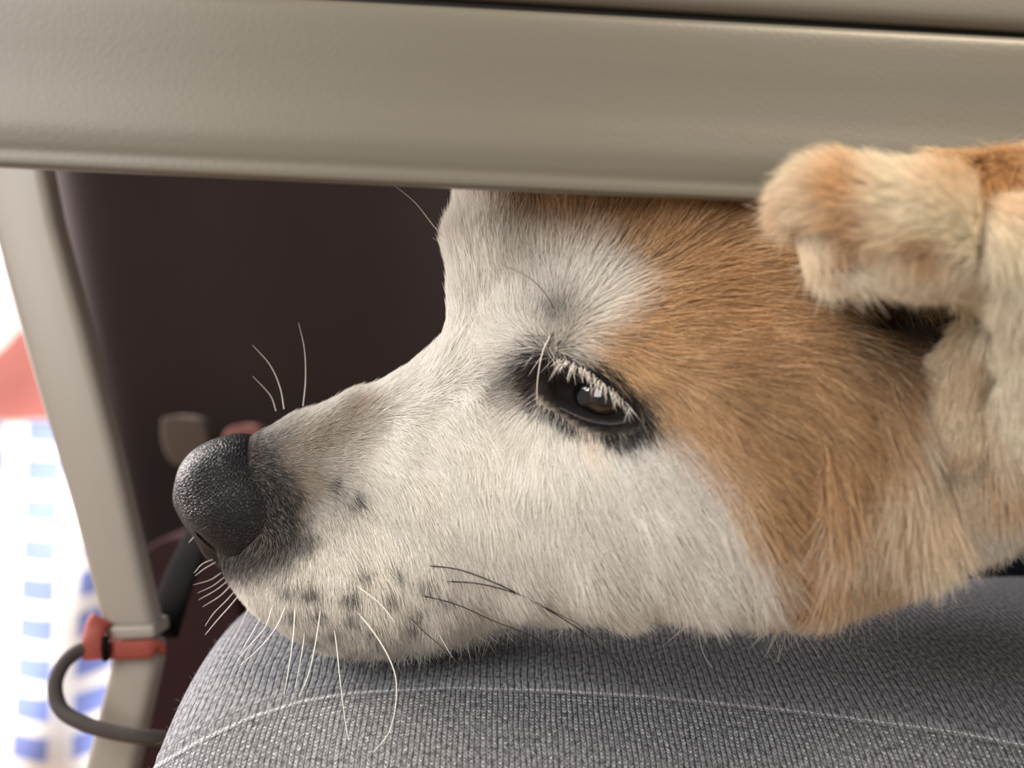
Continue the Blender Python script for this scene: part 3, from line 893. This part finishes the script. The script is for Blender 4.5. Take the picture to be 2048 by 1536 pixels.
link('eyelashes', mesh_np('eyelashes', np.vstack(Vs), Fs, M_white_hair), dog, kind='stuff', label='short white lashes over the eye')

def whisker(pts, dark, r=0.13, lead=0.012, name='whisker'):
    """pts in pixels; leaves the surface and swings towards the camera"""
    n = 26
    p2 = catmull([(a, b, 0) for a, b in pts], n)[:, :2]
    dd = depth([p2[0, 0]], [p2[0, 1]])[0]
    if np.isnan(dd):
        dd = 0.285
    ds = depth(p2[:, 0], p2[:, 1]); 
    s = np.linspace(0, 1, n)
    d = dd - 0.0004 - lead * s ** 0.75
    hair_t = 0.0060
    d = np.where(np.isnan(ds), d, np.minimum(d, ds - hair_t * np.minimum(s * 6, 1)))
    d = np.minimum.accumulate(d)
    P_ = np.stack([(p2[:, 0] - 1024) * d / F, d, (768 - p2[:, 1]) * d / F], -1)
    V, Fc = tube_np(P_, (r * 1.1 * (1 - 0.65 * s ** 2)) * mm, 6)
    return link(name, mesh_np(name, V, Fc, M_dark_hair if dark else M_white_hair), dog, label='dark whisker' if dark else 'white whisker')
WH = [
    ([(840, 1130), (920, 1140), (1010, 1175), (1100, 1222), (1180, 1275), (1260, 1350), (1308, 1400)], 1, .17, 0.0085),
    ([(880, 1162), (960, 1168), (1040, 1190), (1110, 1225), (1160, 1250)], 1, .17, 0.0071),
    ([(830, 1188), (910, 1208), (990, 1243), (1070, 1275), (1140, 1320)], 1, .14, 0.0078),
    ([(815, 1230), (850, 1265), (890, 1300), (925, 1335), (955, 1368)], 1, .12, 0.0071),
    ([(712, 1170), (760, 1208), (790, 1245)], 0, .12, 0.0100),
    ([(705, 1213), (745, 1262), (775, 1310), (792, 1360), (790, 1420), (775, 1470), (745, 1505)], 0, .16, 0.0113),
    ([(668, 1255), (674, 1300), (680, 1360), (690, 1440), (697, 1480)], 0, .14, 0.0113),
    ([(590, 1212), (587, 1265), (580, 1320), (568, 1390)], 0, .15, 0.0113),
    ([(641, 1220), (632, 1280), (618, 1345), (598, 1395)], 0, .13, 0.0113),
    ([(610, 1260), (603, 1310), (590, 1375)], 0, .12, 0.0095),
    ([(573, 1208), (552, 1255), (520, 1295), (478, 1333)], 0, .12, 0.0095),
    ([(545, 1212), (530, 1255), (500, 1290), (475, 1320)], 0, .12, 0.0078),
    ([(525, 1230), (505, 1265), (478, 1310)], 0, .12, 0.0078),
    ([(498, 1215), (482, 1250), (458, 1292)], 0, .11, 0.0078),
    ([(478, 1190), (460, 1212), (435, 1240), (410, 1270)], 0, .12, 0.0100),
    ([(470, 1182), (452, 1202), (428, 1226), (410, 1252)], 0, .10, 0.0100),
    ([(460, 1172), (440, 1192), (405, 1214)], 0, .10, 0.0060),
    ([(455, 1162), (432, 1180), (397, 1200)], 0, .10, 0.0060),
    ([(448, 1155), (425, 1172), (395, 1186)], 0, .09, 0.0060),
    ([(442, 1146), (420, 1160), (386, 1170)], 0, .09, 0.0040),
    ([(428, 1118), (405, 1128), (388, 1146)], 0, .10, 0.0030),
    ([(432, 1124), (408, 1138), (390, 1152)], 0, .09, 0.0030),
    ([(390, 1072), (384, 1078), (377, 1086)], 0, .08, 0.0010),
    ([(870, 1255), (890, 1290), (905, 1315)], 0, .10, 0.0100),
    ([(568, 818), (560, 775), (540, 730), (505, 690)], 0, .14, -0.0060),
    ([(552, 822), (540, 790), (505, 752)], 0, .11, -0.0060),
    ([(606, 812), (611, 760), (609, 700), (597, 645)], 0, .12, -0.0060),
    ([(912, 500), (870, 455), (830, 405), (785, 368)], 0, .12, -0.0040),
    ([(902, 520), (885, 490), (865, 475)], 0, .08, -0.0040),
    ([(1396, 1262), (1408, 1310), (1440, 1350), (1480, 1372)], 0, .10, 0.0100),
    ([(1560, 1290), (1555, 1330), (1548, 1372)], 0, .07, 0.0080),
]
for w_ in WH:
    whisker(*w_)
for w_ in (([(1112, 622), (1085, 580), (1050, 550), (1005, 530)], 1, .09, .008), ([(1102, 668), (1085, 705), (1075, 760), (1074, 810)], 0, .10, .004),
           ([(1092, 672), (1060, 672), (1020, 670)], 1, .06, .004)):
    whisker(*w_, name='brow_bristle')

# ------------------------------------------------------------------ person: lap in grey knit
person = link('person', None, label='person in a grey marled rib knit garment, only the lap under the dog chin visible', category='person')
NS, NTH = 460, 300
ss = -0.1010 + 0.521 * np.linspace(0, 1, NS) ** 1.35; th = np.linspace(math.radians(-50), math.radians(200), NTH)   # 0 = top, + towards camera
S_, TH = np.meshgrid(ss, th, indexing='ij')
def lap_r(s):
    k = np.clip((0.03 - s) / 0.1312, 0, 1)
    return np.maximum(1 - k ** 14, 1e-4) ** (1 / 3.0)
r_ = lap_r(S_)
yc, zc = 0.332, -0.156
Ry, Rz = 0.128, 0.088
X = S_ + 0.0
Y = yc - Ry * r_ * np.sign(np.sin(TH)) * np.abs(np.sin(TH)) ** 0.95
Zl = zc + Rz * r_ * np.cos(TH)
# soft folds and the press of the chin
Zl = Zl + 0.0012 * np.sin(S_ * 60 + TH * 2) * np.sin(TH * 3) - 0.001 * np.clip((S_ - 0.12) / 0.1, 0, 1) * np.cos(TH)
press = np.exp(-((S_ - 0.03) / 0.085) ** 2) * np.exp(-((Y - 0.285) / 0.03) ** 2)
Zl = Zl - 0.0030 * press
X = X + 0.0 * np.clip((0.03 - S_) / 0.125, 0, 1) ** 3 * np.clip((-0.07 - Zl) / 0.04, -0.2, 1)
bulge = np.exp(-((TH - 0.55) / 0.18) ** 2)
Pl = np.stack([X, Y, Zl], -1)
pu, pv = px_of(Pl.reshape(-1, 3)); pu = pu.reshape(S_.shape); pv = pv.reshape(S_.shape)
seam_v = np.interp(pu, [200, 300, 400, 500, 600, 700, 900, 1100, 1300, 1600, 1900, 2048, 2600], [1610, 1545, 1486, 1440, 1408, 1391, 1380, 1386, 1398, 1428, 1468, 1496, 1600])
sg = pv - seam_v
arc = np.concatenate([np.zeros((NS, 1)), np.cumsum(np.linalg.norm(np.diff(Pl, axis=1), axis=2), 1)], 1)
front = TH > 0.0
first = np.argmax((sg > 0) & front, axis=1)
first = np.where(first == 0, NTH - 1, first)
ar_ = np.arange(NS); fm = np.maximum(first - 1, 0)
g1, g0 = sg[ar_, first], sg[ar_, fm]
fr = np.clip(-g0 / (g1 - g0 + 1e-9), 0, 1)
vv_ = arc - (arc[ar_, fm] + (arc[ar_, first] - arc[ar_, fm]) * fr)[:, None]
# seam welt: small ridge just above and below the join
nrm = np.stack([np.zeros_like(Y), -(np.sin(TH)), np.cos(TH)], -1)
nrm /= np.linalg.norm(nrm, axis=-1)[..., None]
ridge = 0.0007 * np.exp(-((vv_ + 0.0042) / 0.0012) ** 2) + 0.0006 * np.exp(-((vv_ - 0.0002) / 0.0010) ** 2) + 0.0004 * np.clip(vv_ / 0.002, 0, 1)
Pl = Pl + nrm * ridge[..., None]
def knit_mat():
    g = NT('grey_knit')
    uv = g.n('ShaderNodeUVMap'); sp = g.n('ShaderNodeSeparateXYZ'); g.l(uv.outputs[0], sp.inputs[0])
    U, V_ = sp.outputs[0], sp.outputs[1]           # metres
    wn = g.n('ShaderNodeTexNoise'); wn.inputs['Scale'].default_value = 60; g.l(uv.outputs[0], wn.inputs['Vector'])
    Uw = g.math('ADD', U, g.math('MULTIPLY', g.math('SUBTRACT', wn.outputs[0], 0.5), 0.0016))
    # jersey wales below the seam
    a = g.math('FRACT', g.math('MULTIPLY', Uw, 1 / 0.00138))
    tri = g.math('ABSOLUTE', g.math('SUBTRACT', a, 0.5))             # 0 centre, .5 groove
    leg = g.math('FRACT', g.math('ADD', g.math('MULTIPLY', V_, 1 / 0.00115), g.math('MULTIPLY', tri, 1.3)))
    st = g.math('SUBTRACT', 1.0, g.math('POWER', g.math('MULTIPLY', g.math('ABSOLUTE', g.math('SUBTRACT', leg, 0.5)), 2.0), 2.5))
    wal = g.math('SUBTRACT', 1.0, g.math('POWER', g.math('MULTIPLY', tri, 2.0), 3.0))
    jersey = g.math('MULTIPLY', wal, g.math('ADD', 0.45, g.math('MULTIPLY', st, 0.55)))
    # rib above the seam
    a2 = g.math('FRACT', g.math('MULTIPLY', Uw, 1 / 0.00185))
    tr2 = g.math('MULTIPLY', g.math('ABSOLUTE', g.math('SUBTRACT', a2, 0.5)), 2.0)
    rib = g.math('SUBTRACT', 1.0, g.math('POWER', tr2, 5.0))
    leg2 = g.math('FRACT', g.math('ADD', g.math('MULTIPLY', V_, 1 / 0.0009), g.math('MULTIPLY', tr2, 1.0)))
    st2 = g.math('MULTIPLY', g.math('ABSOLUTE', g.math('SUBTRACT', leg2, 0.5)), 0.5)
    ribh = g.math('ADD', rib, st2)
    sel = g.n('ShaderNodeMapRange'); sel.inputs[1].default_value = -0.0006; sel.inputs[2].default_value = 0.0006
    g.l(V_, sel.inputs[0])
    h = g.math('ADD', g.math('MULTIPLY', jersey, sel.outputs[0]), g.math('MULTIPLY', ribh, g.math('SUBTRACT', 1.0, sel.outputs[0])))
    fz = g.n('ShaderNodeTexNoise'); fz.inputs['Scale'].default_value = 1800; fz.inputs['Detail'].default_value = 3
    g.l(uv.outputs[0], fz.inputs['Vector'])
    hh = g.math('ADD', h, g.math('MULTIPLY', fz.outputs[0], 0.7))
    b = g.n('ShaderNodeBump'); b.inputs['Strength'].default_value = 0.9; b.inputs['Distance'].default_value = 0.00055
    g.l(hh, b.inputs['Height']); g.l(b.outputs[0], g.b.inputs['Normal'])
    # marl: every stitch its own grey
    n1 = g.n('ShaderNodeTexNoise'); n1.inputs['Scale'].default_value = 1000; n1.inputs['Detail'].default_value = 2
    mp = g.n('ShaderNodeMapping'); mp.inputs['Scale'].default_value = (1.0, 0.55, 1); g.l(uv.outputs[0], mp.inputs[0]); g.l(mp.outputs[0], n1.inputs['Vector'])
    cr = g.n('ShaderNodeValToRGB'); el = cr.color_ramp.elements
    el[0].position = 0.32; el[0].color = (0.095, 0.096, 0.106, 1); el[1].position = 0.70; el[1].color = (0.33, 0.335, 0.36, 1)
    g.l(n1.outputs[0], cr.inputs[0])
    gro = g.n('ShaderNodeMapRange'); gro.inputs[1].default_value = 0.0; gro.inputs[2].default_value = 0.75; gro.inputs[3].default_value = 0.45; gro.inputs[4].default_value = 1.0
    g.l(h, gro.inputs[0])
    mu = g.n('ShaderNodeMix', data_type='RGBA', blend_type='MULTIPLY'); mu.inputs[0].default_value = 1
    g.l(cr.outputs[0], mu.inputs[6]); cmb = g.n('ShaderNodeCombineColor')
    for i in range(3): g.l(gro.outputs[0], cmb.inputs[i])
    g.l(cmb.outputs[0], mu.inputs[7])
    # pale loops: sparse below the seam, dense in one row along it
    bd = g.math('SUBTRACT', 1.0, g.math('MINIMUM', 1.0, g.math('ABSOLUTE', g.math('MULTIPLY', g.math('ADD', V_, 0.0009), 1 / 0.0011))))
    n3 = g.n('ShaderNodeTexNoise'); n3.inputs['Scale'].default_value = 900; g.l(uv.outputs[0], n3.inputs['Vector'])
    sparse = g.math('MULTIPLY', sel.outputs[0], g.math('MAXIMUM', 0.0, g.math('MULTIPLY', g.math('SUBTRACT', n3.outputs[0], 0.52), 6.0)))
    lf = g.math('MINIMUM', 1.0, g.math('MULTIPLY', g.math('POWER', g.math('MULTIPLY', wal, st), 2.0), g.math('ADD', g.math('MULTIPLY', bd, 1.8), sparse)))
    fin = g.mix(lf, mu.outputs[2], (0.62, 0.62, 0.65))
    g.l(fin, g.b.inputs['Base Color'])
    g.b.inputs['Roughness'].default_value = 0.85; g.b.inputs['Specular IOR Level'].default_value = 0.25
    return g.m
me = mesh_np('lap', Pl.reshape(-1, 3), grid_faces(NS, NTH)[:, ::-1], knit_mat())
uvl = me.uv_layers.new(name='UVMap')
idx = np.empty(len(me.loops), np.int32); me.loops.foreach_get('vertex_index', idx)
co = np.stack([S_ + 1.0, vv_], -1).reshape(-1, 2)[idx]
uvl.data.foreach_set('uv', co.astype(np.float32).ravel())
link('lap', me, person)
# fine seam threads
vis = (ss > -0.13) & (ss < 0.3)
for off_mm, nm, r0 in ((-5.2, 'seam_thread', 0.07), (0.6, 'seam_thread', 0.06)):
    okc = vis & (first < NTH - 1)
    Pf = Pl + nrm * 0.00015
    line = np.array([[np.interp(off_mm * mm, vv_[q], Pf[q, :, a_]) for a_ in range(3)] for q in np.nonzero(okc)[0]])
    ker = np.ones(7) / 7
    if len(line) > 10:
        ln2 = np.stack([np.convolve(line[:, i], ker, 'valid') for i in range(3)], 1)
        V, Fc = tube_np(ln2, r0 * mm, 6)
        link(nm, mesh_np(nm, V, Fc, plain('thread', lin(120, 120, 124), 0.8, 0.1, 900)), person)
# lint standing off the knit
sel_i = rng.integers(0, NS - 1, 9000); sel_j = rng.integers(20, 215, 9000)
rp_ = Pl[sel_i, sel_j]; rn = nrm[sel_i, sel_j].copy(); rn[:, 0] -= 0.6 * (ss[sel_i] < -0.09)
dirn = rn * 0.5 + rng.normal(0, 0.7, rn.shape); dirn /= np.linalg.norm(dirn, axis=1)[:, None]
ll = rng.uniform(0.5, 1.6, 9000) * mm
tt = np.linspace(0, 1, 4)[None, :, None]
cvs = rp_[:, None] + dirn[:, None] * ll[:, None, None] * tt + rng.normal(0, 0.35, (9000, 1, 3)) * ll[:, None, None] * tt ** 2
hair_object('lint', cvs, np.full((9000, 4), 0.022 * mm), np.tile(lin(150, 150, 154), (9000, 1)) * rng.uniform(0.6, 1.2, (9000, 1)), M_fur, person, kind='stuff')
